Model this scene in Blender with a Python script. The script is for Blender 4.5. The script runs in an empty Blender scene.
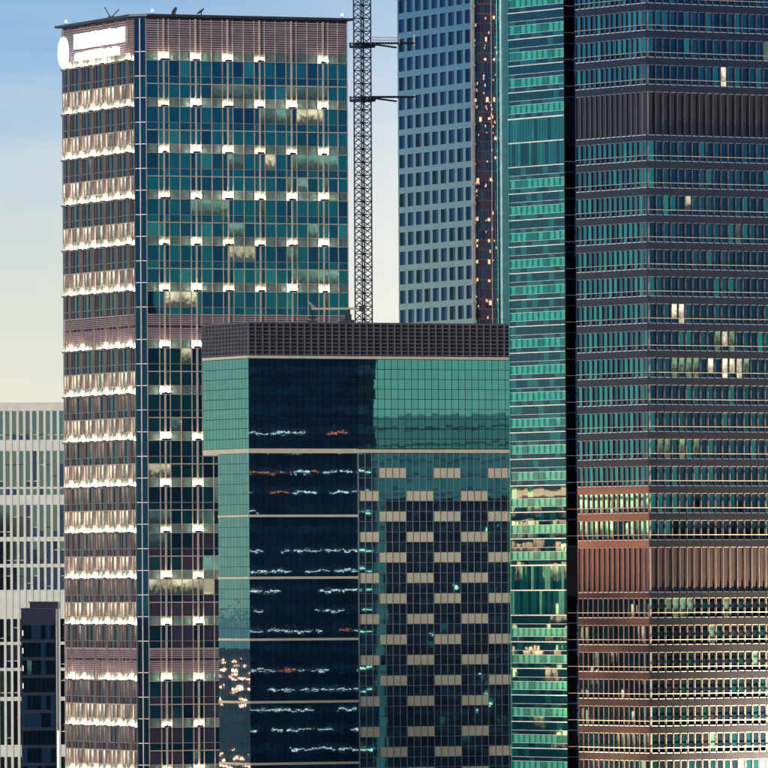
import bpy, math, random
from mathutils import Vector, Matrix, Euler
R = math.radians
rnd = random.Random(7)
S = bpy.context.scene
COL = S.collection

# ------------------------------------------------------------------ camera
EYE = 110.0                     # camera height above the street, metres
FOC = 9000.0                    # focal length in pixels of a 768 px frame
cam_d = bpy.data.cameras.new('camera')
cam_d.sensor_width = 36.0
cam_d.lens = FOC / 768 * 36.0
cam_d.shift_y = 206 / 768
cam_d.clip_start = 5.0
cam_d.clip_end = 80000.0
cam = bpy.data.objects.new('camera', cam_d)
cam.location = (0, 0, EYE)
cam.rotation_euler = (R(90), R(0.3), 0)
COL.objects.link(cam)
S.camera = cam

# ------------------------------------------------------------------ world
SUN_EL, SUN_DIR = R(9), Vector((-0.55, -0.83, 0)).normalized()   # horizontal direction towards the sun
w = bpy.data.worlds.new('World'); S.world = w; w.use_nodes = True
nt = w.node_tree; N = nt.nodes; L = nt.links
for n in list(N): N.remove(n)
def nd(tree, typ, **kw):
    n = tree.nodes.new(typ)
    for k, v in kw.items(): setattr(n, k, v)
    return n
wo = nd(nt, 'ShaderNodeOutputWorld'); bg = nd(nt, 'ShaderNodeBackground')
L.new(bg.outputs[0], wo.inputs[0])
sky = nd(nt, 'ShaderNodeTexSky', sky_type='NISHITA', sun_disc=False)
sky.sun_elevation = SUN_EL
sky.sun_rotation = math.atan2(SUN_DIR.x, SUN_DIR.y)
sky.air_density = 1.4; sky.dust_density = 1.2; sky.ozone_density = 2.5
tc = nd(nt, 'ShaderNodeTexCoord'); sp = nd(nt, 'ShaderNodeSeparateXYZ')
L.new(tc.outputs['Generated'], sp.inputs[0])
# layered dusk haze along the horizon, thinning upwards into the sky texture
ramp = nd(nt, 'ShaderNodeValToRGB'); cr = ramp.color_ramp
mul = nd(nt, 'ShaderNodeMath', operation='MULTIPLY'); mul.inputs[1].default_value = 10.0
L.new(sp.outputs['Z'], mul.inputs[0])
cl = nd(nt, 'ShaderNodeTexNoise'); cl.inputs['Scale'].default_value = 5.0; cl.inputs['Detail'].default_value = 5.0
mp = nd(nt, 'ShaderNodeMapping'); mp.inputs['Scale'].default_value = (9, 9, 60)
L.new(tc.outputs['Generated'], mp.inputs[0]); L.new(mp.outputs[0], cl.inputs['Vector'])
ma = nd(nt, 'ShaderNodeMath', operation='MULTIPLY_ADD')     # clouds disturb the layers
ma.inputs[1].default_value = 0.15; ma.inputs[2].default_value = -0.075
L.new(cl.outputs['Fac'], ma.inputs[0])
ad = nd(nt, 'ShaderNodeMath', operation='ADD'); L.new(mul.outputs[0], ad.inputs[0]); L.new(ma.outputs[0], ad.inputs[1])
L.new(ad.outputs[0], ramp.inputs[0])
stops = [(0.0, (.86, .79, .62)), (0.18, (.84, .80, .66)), (0.32, (.70, .74, .66)), (0.46, (.55, .66, .72)),
         (0.60, (.31, .51, .74)), (0.78, (.14, .34, .64)), (1.0, (.08, .24, .52))]
while len(cr.elements) < len(stops): cr.elements.new(0.5)
for e, (p, c) in zip(cr.elements, stops): e.position = p; e.color = (*c, 1)
# pale glow painted low into the sky, strongest right of the axis
vd = nd(nt, 'ShaderNodeVectorMath', operation='DOT_PRODUCT'); vd.inputs[1].default_value = Vector((0.030, 1, 0.03)).normalized()
L.new(tc.outputs['Generated'], vd.inputs[0])
vp = nd(nt, 'ShaderNodeMath', operation='POWER'); vp.inputs[1].default_value = 1500.0; L.new(vd.outputs['Value'], vp.inputs[0])
vm = nd(nt, 'ShaderNodeMix', data_type='RGBA'); vm.inputs['B'].default_value = (.98, .94, .88, 1)
L.new(vp.outputs[0], vm.inputs['Factor']); L.new(ramp.outputs[0], vm.inputs['A'])
# above six degrees or so: the physical sky
sk = nd(nt, 'ShaderNodeMix', data_type='RGBA', blend_type='MULTIPLY'); sk.inputs['Factor'].default_value = 1
sk.inputs['B'].default_value = (.10, .10, .10, 1); L.new(sky.outputs[0], sk.inputs['A'])
mr = nd(nt, 'ShaderNodeMapRange'); mr.inputs[1].default_value = .08; mr.inputs[2].default_value = .30
L.new(sp.outputs['Z'], mr.inputs[0])
mx = nd(nt, 'ShaderNodeMix', data_type='RGBA')
L.new(mr.outputs[0], mx.inputs['Factor']); L.new(vm.outputs['Result'], mx.inputs['A']); L.new(sk.outputs['Result'], mx.inputs['B'])
L.new(mx.outputs['Result'], bg.inputs['Color']); bg.inputs['Strength'].default_value = 1.0

sd = bpy.data.lights.new('sun', 'SUN'); sd.energy = 2.2; sd.angle = R(12); sd.color = (1, .91, .79)
sun = bpy.data.objects.new('sun', sd); COL.objects.link(sun)
sun.rotation_euler = (-(SUN_DIR * math.cos(SUN_EL) + Vector((0, 0, math.sin(SUN_EL))))).to_track_quat('-Z', 'Y').to_euler()
sun.location = (0, 0, 400)

vs = S.view_settings; vs.view_transform = 'Standard'; vs.look = 'None'; vs.exposure = 0.05; vs.gamma = 1.0; vs.use_curve_mapping = False
S.cycles.use_denoising = True
S.cycles.max_bounces = 6; S.cycles.glossy_bounces = 4; S.cycles.diffuse_bounces = 2
S.cycles.sample_clamp_indirect = 4.0

# ------------------------------------------------------------------ materials
MATS = {}
def base(name):
    m = bpy.data.materials.new(name); m.use_nodes = True; MATS[name] = m
    return m, m.node_tree, m.node_tree.nodes['Principled BSDF']
def solid(name, col, rough=.6, metal=0.0, var=.15, scale=.6, spec=.5):
    """Matt or metal surface with slow staining and a fine grain."""
    m, t, b = base(name)
    g = nd(t, 'ShaderNodeNewGeometry')
    n1 = nd(t, 'ShaderNodeTexNoise'); n1.inputs['Scale'].default_value = scale; n1.inputs['Detail'].default_value = 6
    t.links.new(g.outputs['Position'], n1.inputs['Vector'])
    mr_ = nd(t, 'ShaderNodeMapRange'); mr_.inputs[1].default_value = .3; mr_.inputs[2].default_value = .7
    mr_.inputs[3].default_value = 1 - var; mr_.inputs[4].default_value = 1 + var
    t.links.new(n1.outputs['Fac'], mr_.inputs[0])
    mi = nd(t, 'ShaderNodeMix', data_type='RGBA', blend_type='MULTIPLY'); mi.inputs['Factor'].default_value = 1
    mi.inputs['A'].default_value = (*col, 1)
    t.links.new(mr_.outputs[0], mi.inputs['B']); t.links.new(mi.outputs['Result'], b.inputs['Base Color'])
    b.inputs['Roughness'].default_value = rough; b.inputs['Metallic'].default_value = metal
    b.inputs['Specular IOR Level'].default_value = spec
    return m
def glass(name, col, rough=.02, wave=.0008, metal=1.0, wscale=.45, body=(.035, .040, .085), coat=.82, clear=0.0):
    """Coated facade glass: tinted mirror with the slight ripple of toughened panes, dim rooms behind."""
    m, t, b = base(name)
    g = nd(t, 'ShaderNodeNewGeometry')
    n1 = nd(t, 'ShaderNodeTexNoise'); n1.inputs['Scale'].default_value = wscale; n1.inputs['Detail'].default_value = 2
    t.links.new(g.outputs['Position'], n1.inputs['Vector'])
    bp = nd(t, 'ShaderNodeBump'); bp.inputs['Strength'].default_value = 1; bp.inputs['Distance'].default_value = wave
    t.links.new(n1.outputs['Fac'], bp.inputs['Height']); t.links.new(bp.outputs[0], b.inputs['Normal'])
    b.inputs['Base Color'].default_value = (*col, 1); b.inputs['Metallic'].default_value = metal
    b.inputs['Roughness'].default_value = rough
    b.inputs['Coat Weight'].default_value = clear; b.inputs['Coat Roughness'].default_value = .02
    if clear: t.links.new(bp.outputs[0], b.inputs['Coat Normal'])
    df = nd(t, 'ShaderNodeBsdfDiffuse'); df.inputs['Color'].default_value = (*body, 1)
    mxs = nd(t, 'ShaderNodeMixShader'); mxs.inputs[0].default_value = coat
    t.links.new(df.outputs[0], mxs.inputs[1]); t.links.new(b.outputs[0], mxs.inputs[2])
    t.links.new(mxs.outputs[0], t.nodes['Material Output'].inputs['Surface'])
    return m
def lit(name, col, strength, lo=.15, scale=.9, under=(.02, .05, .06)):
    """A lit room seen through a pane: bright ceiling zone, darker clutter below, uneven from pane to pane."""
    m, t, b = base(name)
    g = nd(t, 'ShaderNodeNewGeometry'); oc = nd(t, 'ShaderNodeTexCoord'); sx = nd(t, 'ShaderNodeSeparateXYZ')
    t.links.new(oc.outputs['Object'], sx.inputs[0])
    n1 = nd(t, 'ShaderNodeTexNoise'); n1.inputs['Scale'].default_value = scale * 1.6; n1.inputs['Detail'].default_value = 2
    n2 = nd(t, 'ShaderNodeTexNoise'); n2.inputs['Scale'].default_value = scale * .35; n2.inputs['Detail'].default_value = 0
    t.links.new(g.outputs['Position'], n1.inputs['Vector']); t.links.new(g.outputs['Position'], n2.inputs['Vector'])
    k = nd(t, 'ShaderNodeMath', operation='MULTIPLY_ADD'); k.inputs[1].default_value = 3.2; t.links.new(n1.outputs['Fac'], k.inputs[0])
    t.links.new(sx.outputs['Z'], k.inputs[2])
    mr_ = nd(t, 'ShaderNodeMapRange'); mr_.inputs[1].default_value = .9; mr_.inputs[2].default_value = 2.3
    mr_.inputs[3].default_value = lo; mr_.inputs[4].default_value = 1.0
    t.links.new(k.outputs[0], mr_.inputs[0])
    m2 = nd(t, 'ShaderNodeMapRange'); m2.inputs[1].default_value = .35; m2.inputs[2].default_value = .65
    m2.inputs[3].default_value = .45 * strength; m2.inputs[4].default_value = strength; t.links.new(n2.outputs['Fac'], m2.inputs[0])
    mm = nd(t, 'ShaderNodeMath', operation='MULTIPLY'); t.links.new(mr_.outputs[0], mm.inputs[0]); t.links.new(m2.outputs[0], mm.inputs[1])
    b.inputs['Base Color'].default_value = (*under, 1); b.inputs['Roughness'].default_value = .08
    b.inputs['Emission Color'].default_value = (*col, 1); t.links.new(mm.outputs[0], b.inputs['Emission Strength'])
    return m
def emit(name, col, strength):
    m, t, b = base(name)
    b.inputs['Base Color'].default_value = (.8, .8, .8, 1)
    b.inputs['Emission Color'].default_value = (*col, 1); b.inputs['Emission Strength'].default_value = strength
    return m

# lamp tower
solid('fin_shaded', (.22, .175, .175), .45, .1, .12); solid('fin_metal', (.58, .48, .43), .45, .2, .12)  # unlit left-face fins: shade put into a darker colour of the metal
solid('fin_dark', (.40, .33, .34), .4, .5, .12)
solid('roof_metal', (.05, .06, .09), .4, .3)
solid('louvre_mauve', (.48, .38, .45), .5, .2)
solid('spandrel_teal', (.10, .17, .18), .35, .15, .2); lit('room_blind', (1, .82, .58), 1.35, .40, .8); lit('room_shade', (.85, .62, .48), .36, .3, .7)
solid('dark_core', (.028, .030, .048), .6, 0, .2)
glass('tower_glass_a', (.008, .145, .185)); glass('tower_glass_b', (.005, .09, .145)); glass('tower_glass_c', (.03, .23, .24))
glass('tower_glass_d', (.005, .06, .12)); glass('tower_glass_e', (.03, .07, .12), body=(.105,.075,.125), coat=.6); glass('tower_glass_f', (.04, .09, .14), body=(.10,.08,.15), coat=.6)
lit('room_cream', (.95, .88, .55), .8, .06); lit('room_green', (.30, .75, .58), .40, .12); lit('room_dim', (.30, .62, .52), .17, .1)
emit('lamp_lens', (1, .78, .48), 200); emit('lamp_lens_dim', (1, .74, .44), 60); emit('lamp_lens_row', (1, .76, .46), 200); emit('added_uplight', (1, .78, .50), 65)
emit('sign_white', (1, .95, .88), 1.7); emit('sign_blue', (.62, .86, 1), 1.5); emit('beacon', (1, .95, .9), 8)
# centre block
glass('teal_mirror', (.11, .43, .41), .015, .0012); glass('teal_mirror_b', (.10, .40, .39), .015, .0012); glass('teal_wavy', (.12, .38, .40), .02, .0035, wscale=.8); glass('teal_wavy_b', (.10, .35, .38), .02, .0035, wscale=.8)
glass('blue_mirror', (.05, .17, .25), .015, .0017, wscale=.7, body=(.02,.07,.13), coat=.8); glass('blue_mirror_b', (.045, .15, .23), .015, .0017, wscale=.7, body=(.02,.06,.12), coat=.8)
glass('check_glass', (.05, .32, .36), .02, .002, body=(.07,.07,.135), coat=.75); glass('check_glass_b', (.04, .27, .33), .02, .002, body=(.055,.055,.11), coat=.75)
solid('cream_panel', (.70, .66, .50), .45, 0, .06); solid('cream_band', (.70, .65, .50), .5, 0, .08)
solid('back_grey', (.38, .44, .58), .7); solid('thin_mullion', (.30, .33, .33), .4, .4); solid('louvre_dark', (.016, .018, .028), .6); solid('crown_bar', (.17, .17, .21), .45, .3)
# granite tower
solid('granite', (.034, .042, .070), .12, .72, .12, 1.2); solid('window_sill', (.70, .70, .72), .4, .1, .08); solid('window_frame', (.34, .34, .39), .35, .5, .08)
solid('rail_metal', (.45, .44, .46), .4, .3); solid('louvre_brown', (.055, .044, .062), .25, .5, .1)
glass('granite_glass_a', (.02, .10, .16), body=(.01,.06,.11)); glass('granite_glass_b', (.012, .055, .11), body=(.012,.03,.07)); glass('granite_glass_c', (.02, .20, .24))
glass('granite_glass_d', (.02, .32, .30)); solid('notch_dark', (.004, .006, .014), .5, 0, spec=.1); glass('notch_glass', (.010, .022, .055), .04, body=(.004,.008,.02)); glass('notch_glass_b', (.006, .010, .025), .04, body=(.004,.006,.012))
lit('room_white', (1, .90, .62), 1.4, .35, 1.6); lit('room_lime', (.42, .80, .42), .42, .08, 1.1)
# green wing
glass('wing_dark', (.010, .075, .11), .02, .004, clear=.35, body=(.01,.10,.15), coat=.72); glass('wing_mid', (.014, .17, .19), .02, .004, clear=.35, body=(.015,.22,.25), coat=.72)
solid('wing_green', (.06, .56, .44), .25, .4, .18, .8); solid('wing_green_dark', (.02, .27, .25), .25, .45, .18, .8)
solid('wing_line', (.88, .92, .92), .35, .1)
# others
solid('panel_metal', (.20, .32, .36), .07, .92, .06); glass('deep_glass', (.01, .07, .18), .04, body=(.025,.075,.19), coat=.6)
glass('recess_glass', (.04, .06, .12), .06, .004, body=(.13,.06,.09), coat=.6); glass('recess_glass_b', (.02, .10, .16), .06, .004, body=(.05,.05,.12), coat=.6); solid('column_cream', (.62, .58, .55), .5, .2); solid('column_teal', (.16, .34, .36), .22, .8)
solid('scaffold', (.16, .10, .10), .6); emit('lamp_dim', (1, .42, .25), .7); emit('lamp_orange', (1, .33, .12), 1.7)
solid('white_concrete', (.76, .77, .73), .7, 0, .07); glass('pale_glass_a', (.13, .24, .26), .05); glass('pale_glass_b', (.05, .09, .17), .05)
glass('pale_glass_c', (.20, .27, .24), .08); solid('white_bar', (.75, .74, .68), .6)
solid('navy_clad', (.018, .026, .065), .35, .3); emit('strip_white', (.95, 1, .85), 4); emit('lamp_red', (1, .35, .35), 1.2)
solid('crane_steel', (.035, .045, .075), .5, .4); solid('crane_pale', (.50, .50, .50), .5, .2); solid('crane_tan', (.45, .40, .30), .5)
solid('harbour', (.10, .15, .20), .12, .75, .1, .01); solid('asphalt', (.05, .05, .055), .9, 0, .3, .05); solid('hill_green', (.035, .055, .04), .95, 0, .4, .004)
solid('mirror_wall', (.14, .22, .34), .6, 0, .6, .12); emit('strip_light', (1, .44, .29), 17); emit('strip_orange', (1, .10, .03), 14)
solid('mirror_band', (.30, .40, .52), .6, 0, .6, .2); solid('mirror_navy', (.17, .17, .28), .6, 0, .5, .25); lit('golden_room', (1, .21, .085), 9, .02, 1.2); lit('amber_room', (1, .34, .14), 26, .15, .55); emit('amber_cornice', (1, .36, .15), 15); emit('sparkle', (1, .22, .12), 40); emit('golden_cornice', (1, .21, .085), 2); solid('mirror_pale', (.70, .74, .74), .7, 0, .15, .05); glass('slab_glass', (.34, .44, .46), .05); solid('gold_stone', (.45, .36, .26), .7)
glass('facet_glass_a', (.012, .22, .27), clear=.35, body=(.008,.12,.16), coat=.75); glass('facet_glass_b', (.02, .36, .38), clear=.35, body=(.01,.2,.2), coat=.75); glass('facet_glass_c', (.01, .12, .19), clear=.35, body=(.008,.07,.13), coat=.75)

# ------------------------------------------------------------------ building blocks
class MB:
    def __init__(s): s.v = []; s.f = []; s.m = []
    def box(s, a, b, mi=0):
        (x0, y0, z0), (x1, y1, z1) = a, b
        x0, x1 = min(x0, x1), max(x0, x1); y0, y1 = min(y0, y1), max(y0, y1); z0, z1 = min(z0, z1), max(z0, z1)
        k = len(s.v)
        s.v += [(x0,y0,z0),(x1,y0,z0),(x1,y1,z0),(x0,y1,z0),(x0,y0,z1),(x1,y0,z1),(x1,y1,z1),(x0,y1,z1)]
        s.f += [(k,k+3,k+2,k+1),(k+4,k+5,k+6,k+7),(k,k+1,k+5,k+4),(k+1,k+2,k+6,k+5),(k+2,k+3,k+7,k+6),(k+3,k,k+4,k+7)]
        s.m += [mi]*6; return s
    def bar(s, p, q, r, mi=0):
        """square bar between two points"""
        p, q = Vector(p), Vector(q); d = (q-p).normalized()
        u = d.orthogonal().normalized() * r; v = d.cross(u).normalized() * r; k = len(s.v)
        for c in (p, q):
            for e in (u+v, v-u, -u-v, u-v): s.v.append(tuple(c+e))
        s.f += [(k+3,k+2,k+1,k),(k+4,k+5,k+6,k+7)] + [(k+i, k+(i+1)%4, k+4+(i+1)%4, k+4+i) for i in range(4)]
        s.m += [mi]*6; return s
    def prism(s, pts, z0, z1, mi=0):
        k = len(s.v); n = len(pts)
        s.v += [(x,y,z0) for x,y in pts] + [(x,y,z1) for x,y in pts]
        s.f += [tuple(range(k+n-1, k-1, -1)), tuple(range(k+n, k+2*n))]
        s.f += [(k+i, k+(i+1)%n, k+n+(i+1)%n, k+n+i) for i in range(n)]
        s.m += [mi]*(n+2); return s
    def mesh(s, name, mats):
        me = bpy.data.meshes.new(name); me.from_pydata(s.v, [], s.f)
        for m in mats: me.materials.append(MATS[m])
        me.polygons.foreach_set('material_index', s.m); me.update(); return me
def put(name, me, parent=None, loc=(0,0,0), rot=(0,0,0), kind=None):
    o = bpy.data.objects.new(name, me); COL.objects.link(o); o.location = loc; o.rotation_euler = rot
    if parent is not None: o.parent = parent
    if kind: o['kind'] = kind
    return o
def part(name, mb, mats, parent, kind=None):
    if isinstance(mats, str): mats = [mats]
    return put(name, mb.mesh(name, mats), parent, kind=kind)
def thing(name, label, cat, loc=(0,0,0), rz=0, group=None):
    o = put(name, None, None, loc, (0,0,rz)); o['label'] = label; o['category'] = cat
    o.empty_display_size = 5
    if group: o['group'] = group
    return o

class Face:
    """One facade: s runs along the wall, o outwards, z up.  'front' lies on local y=0, 'left' on local x=0."""
    def __init__(s, root, kind, off=0.0): s.root, s.kind, s.off = root, kind, off
    def p(s, a, o, z): return (a, -(o+s.off), z) if s.kind == 'front' else (-(o+s.off), a, z)
    def box(s, mb, s0, s1, o0, o1, z0, z1, mi=0): return mb.box(s.p(s0,o0,z0), s.p(s1,o1,z1), mi)
    def part(s, name, s0, s1, o0, o1, z0, z1, mat, parent=None):
        """a bar or panel that shares its mesh with pieces of the same size"""
        return piece(s, name, s0, s1, o0, o1, z0, z1, mat, parent)
SHARED = {}
def piece(F, name, s0, s1, o0, o1, z0, z1, mat, parent=None, tilt=(0, 0)):
    key = (F.kind, name, round(s1-s0,3), round(o1-o0,3), round(z1-z0,3), mat)
    me = SHARED.get(key)
    if me is None:
        hs, ho, hz = (s1-s0)/2, (o1-o0)/2, (z1-z0)/2
        mb = MB()
        if F.kind == 'front': mb.box((-hs,-ho,-hz),(hs,ho,hz))
        else: mb.box((-ho,-hs,-hz),(ho,hs,hz))
        me = SHARED[key] = mb.mesh(name, [mat])
    rot = (tilt[0], 0, tilt[1]) if F.kind == 'front' else (0, tilt[0], tilt[1])
    return put(name, me, parent or F.root, F.p((s0+s1)/2, (o0+o1)/2, (z0+z1)/2), rot)

class Panes:
    """Collects alike panes of a building: the 300 that show largest become objects, the rest one mesh."""
    def __init__(s, root, name, tilt=.0012, limit=300, hidden=None): s.r, s.n, s.t, s.l, s.it, s.h = root, name, tilt, limit, [], hidden
    def add(s, F, s0, s1, z0, z1, mat, o0=-.04, o1=.02):
        s.it.append((F, s0, s1, o0, o1, z0, z1, mat))
    def done(s):
        M = Matrix.Translation(s.r.location) @ Matrix.Rotation(s.r.rotation_euler.z, 4, 'Z')
        def show(it):
            F, s0, s1, o0, o1, z0, z1, mat = it
            c = M @ Vector(F.p((s0+s1)/2, 0, (z0+z1)/2))
            px = 384 + c.x/c.y*FOC; py = 590 - (c.z-EYE)/c.y*FOC
            if not (0 < px < 768 and 0 < py < 768) or (s.h and s.h(px, py)): return 0
            a = s.r.rotation_euler.z
            return (s1-s0)*(z1-z0)*(math.cos(a) if F.kind == 'front' else math.sin(a)) + (9 if mat.startswith('room') else 0)
        its = sorted(s.it, key=show, reverse=True)
        for it in its[:s.l]:
            F, s0, s1, o0, o1, z0, z1, mat = it
            piece(F, s.n, s0, s1, o0, o1, z0, z1, mat, None, (rnd.gauss(0, s.t), rnd.gauss(0, s.t)))
        rest = its[s.l:]
        if rest:
            mats = sorted({i[7] for i in rest}); mb = MB()
            for F, s0, s1, o0, o1, z0, z1, mat in rest:
                k = len(mb.v); F.box(mb, s0, s1, o0, o1, z0, z1, mats.index(mat))
                c = Vector(F.p((s0+s1)/2, (o0+o1)/2, (z0+z1)/2))
                a, b = rnd.gauss(0, s.t), rnd.gauss(0, s.t)
                e = Euler((a, 0, b) if F.kind == 'front' else (0, a, b)).to_matrix()
                for q in range(k, k+8): mb.v[q] = tuple(c + e @ (Vector(mb.v[q]) - c))
            part(s.n, mb, mats, s.r, 'stuff')

def pick(*ws):
    x = rnd.random() * sum(a for a, _ in ws)
    for a, m in ws:
        x -= a
        if x <= 0: return m
    return ws[-1][1]

# ------------------------------------------------------------------ ground, hills
gb = MB(); gb.prism([(40000*math.cos(i*math.pi/32), 40000*math.sin(i*math.pi/32)) for i in range(64)], -2, 0)
g = part('ground', gb, 'asphalt', None, 'structure')
def ridge(az0, az1, dist, hmax, seed):
    r2 = random.Random(seed); v = []; f = []; n = 90; m = 10
    ph = [r2.uniform(0, 6.28) for _ in range(6)]
    for i in range(n+1):
        az = az0 + (az1-az0)*i/n
        prof = 1 + .10*math.sin(9*az+ph[0]) + .06*math.sin(23*az+ph[1]) + .03*math.sin(61*az+ph[2])
        prof *= min(1, i/8, (n-i)/8)
        for j in range(m+1):
            t = j/m; d = dist + 2200*t
            h = -3 + hmax*prof*math.sin(t*math.pi)**.8*(1+.05*math.sin(14*t+ph[3]+31*az))
            v.append((d*math.sin(az), 1400+d*math.cos(az), h))
    for i in range(n):
        for j in range(m):
            a = i*(m+1)+j; f.append((a, a+1, a+m+2, a+m+1))
    me = bpy.data.meshes.new('hill'); me.from_pydata(v, [], f); me.materials.append(MATS['hill_green'])
    for p_ in me.polygons: p_.use_smooth = True
    put('hill', me, None, kind='structure')
ridge(R(95), R(178), 3200, 150, 3)
wa = MB(); wa.prism([(-39000, 2300), (39000, 2300), (20000, 34000), (-20000, 34000)], .02, .3)
part('harbour_water', wa, 'harbour', None, 'structure')

# ------------------------------------------------------------------ A: tower with lamps on every second floor
A_ANG = 23.5
A = thing('office_tower', 'tall teal glass office tower with rows of glowing lamps and a lit rooftop sign', 'tower',
          (-43.0, 1590, 0), R(A_ANG))
AF, AL = Face(A, 'front'), Face(A, 'left')
AW, AD, ATOP = 40.3, 36.2, 211.6
CH = 1.5
part('core', MB().prism([(CH+.2,.12),(AW,.12),(AW,AD),(.12,AD),(.12,CH+.2)], 0, ATOP-.2), 'dark_core', A)
rows = []; z = 204.7
for cnt, gap in ((6, 10.04), (7, 9.9), (5, 0)):
    for i in range(cnt):
        nxt = z - (8.17 if i < cnt-1 or not gap else gap)
        rows.append((z, nxt, gap > 0 and i == cnt-1)); z = nxt
ZB = rows[-1][1]+.7
colsF = [4.83 + 6.13*i for i in range(6)]
colsL = [3.9 + 5.72*i for i in range(6)]
def mull(cols, lo, hi):
    out = []
    for i, c in enumerate(cols):
        out += [(c, 2), (c-1.0, 1), (c+1.0, 1)]
        if i: out.append(((c+cols[i-1])/2, 1))
    out.append((lo, 1)); out.append((hi, 1))
    if cols[0]-1.0-lo > 2.4: out.append(((cols[0]-1.0+lo)/2, 1))
    if hi-cols[-1]-1.0 > 2.4: out.append(((hi+cols[-1]+1.0)/2, 1))
    return sorted(out)
apan = Panes(A, 'window_pane', .0010, hidden=lambda x, y: x > 204 and y > 322)
aspan = Panes(A, 'spandrel_panel', .0010, hidden=lambda x, y: x > 204 and y > 322)
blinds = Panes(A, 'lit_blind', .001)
LITRUNS = {(11,0): (1.5, 13, 'room_cream'), (5,0): (3.5, 10.5, 'room_cream'), (2,0): (29, 38.5, 'room_green'), (0,1): (14, 36, 'room_dim'), (4,1): (29, 39, 'room_green'), (9,1): (2, 6, 'room_dim'), (6,0): (7, 10, 'room_cream'), (10,0): (1, 5, 'room_dim')}
for F, cols, lo, hi in ((AF, colsF, CH, AW-.1), (AL, colsL, CH, AD-.1)):
    ms = mull(cols, lo, hi)
    for s_, k in ms:
        if k == 2:
            F.part('main_fin', s_-.12, s_+.12, .04, .38 if F is AL else .40, ZB, ATOP-.3, 'fin_shaded' if F is AL else 'fin_metal')
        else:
            F.part('fin', s_-.06, s_+.06, .04, .20 if F is AL else .20, ZB, ATOP-.3, 'fin_shaded' if F is AL else 'fin_metal')
    lou = MB()
    for ri, (zl, zn, mech) in enumerate(rows):
        F.part('transom', lo, hi, .03, .17, zl+.66, zl+.78, 'fin_dark')
        F.part('ledge', lo, hi, .03, .50, zl-.86, zl-.76, 'fin_metal')
        F.part('transom', lo, hi, .03, .17, zl-3.66, zl-3.54, 'fin_dark')
        F.part('transom', lo, hi, .03, .30, zl-5.03, zl-4.85, 'fin_metal')
        litrun = {0: 0, 1: 0}; 
        for (a, _), (b, _) in zip(ms[:-1], ms[1:]):
            if b-a < .3: continue
            a, b = a+.09, b-.09
            aspan.add(F, a, b, zl-.74, zl+.64, 'spandrel_teal')
            aspan.add(F, a, b, zl-4.84, zl-3.68, pick((3,'tower_glass_b'),(2,'tower_glass_a'),(6 if zl < 128 else 0,'tower_glass_e')))
            lower = zl < 128
            for q, (u, v) in enumerate(((zl-3.52, zl-.88), (zn+.80, zl-5.05))):
                if mech and q == 1: continue
                forced = F is AF and (ri, q) in LITRUNS and LITRUNS[(ri, q)][0] < (a+b)/2 < LITRUNS[(ri, q)][1]
                if litrun[q] > 0 and rnd.random() < .68: m = 'room_cream' if litrun[q] == 2 else pick((3,'room_green'),(1,'room_dim'))
                else:
                    litrun[q] = 0
                    x = rnd.random()
                    if F is AF and x < .022: litrun[q] = rnd.choice((1, 2, 1)); m = 'room_green' if litrun[q] == 1 else 'room_cream'
                    else:
                        m = pick((5,'tower_glass_a'),(3,'tower_glass_b'),(1.4 if q else .5,'tower_glass_c'),(1+lower,'tower_glass_d'),(7*lower,'tower_glass_e'),(6*lower,'tower_glass_f'),(.5 if q else .3,'room_dim'))
                if forced and rnd.random() < .85: m = LITRUNS[(ri, q)][2]
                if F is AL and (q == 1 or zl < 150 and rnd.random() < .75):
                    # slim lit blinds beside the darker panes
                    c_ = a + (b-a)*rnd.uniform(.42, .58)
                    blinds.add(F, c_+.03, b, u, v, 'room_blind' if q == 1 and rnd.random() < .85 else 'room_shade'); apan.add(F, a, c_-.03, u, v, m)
                else: apan.add(F, a, b, u, v, m)
        if mech:
            k = 0; zz = zn+.9
            while zz < zl-5.1:
                if k % 12 != 6: F.box(lou, lo, hi, .02, .12, zz, zz+.17)
                zz += .34; k += 1
        if F is AL:
            F.part('fascia', lo, hi, .50, .54, zl-.86, zl-.56, 'fin_shaded')  # lip added to hide the light strips behind it
            for e0, e1 in zip([lo]+cols, cols+[hi]): F.part('added_uplight', e0+.8 if e0 > lo else e0+.1, e1-.8 if e1 < hi else e1-.1, .34, .46, zl-.75, zl-.62, 'added_uplight')  # concealed light strips added along the ledge to brighten the fins
        # lamps on the ledge, a pair at each main fin
        for ci, c in enumerate(cols):
            if rnd.random() < .03: continue
            mb = MB(); mat = pick((4,'lamp_lens'),(1,'lamp_lens_dim')) if F is AF else 'lamp_lens_row'
            big = rnd.uniform(.7, 1.2)
            F.box(mb, c-.78*big, c+.78*big, .50, .62, zl-.76, zl-.40, 0)
            for sg in (-1, 1):
                F.box(mb, c+sg*.22, c+sg*(.22+.46*big), .30, .505, zl-.70, zl-.40+.36*big, 1)
            part('lamp', mb, ['roof_metal', mat], A)
    zz = rows[0][0]+.95; k = 0
    while zz < ATOP-.4:
        F.box(lou, lo, hi, .02, .12, zz, zz+.20); zz += .40
    for zt in (207.6, 209.8): F.part('transom', lo, hi, .03, .17, zt, zt+.12, 'fin_dark')
    part('louvre', lou, 'louvre_mauve', A, 'stuff')
apan.done(); aspan.done(); blinds.done()
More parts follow.
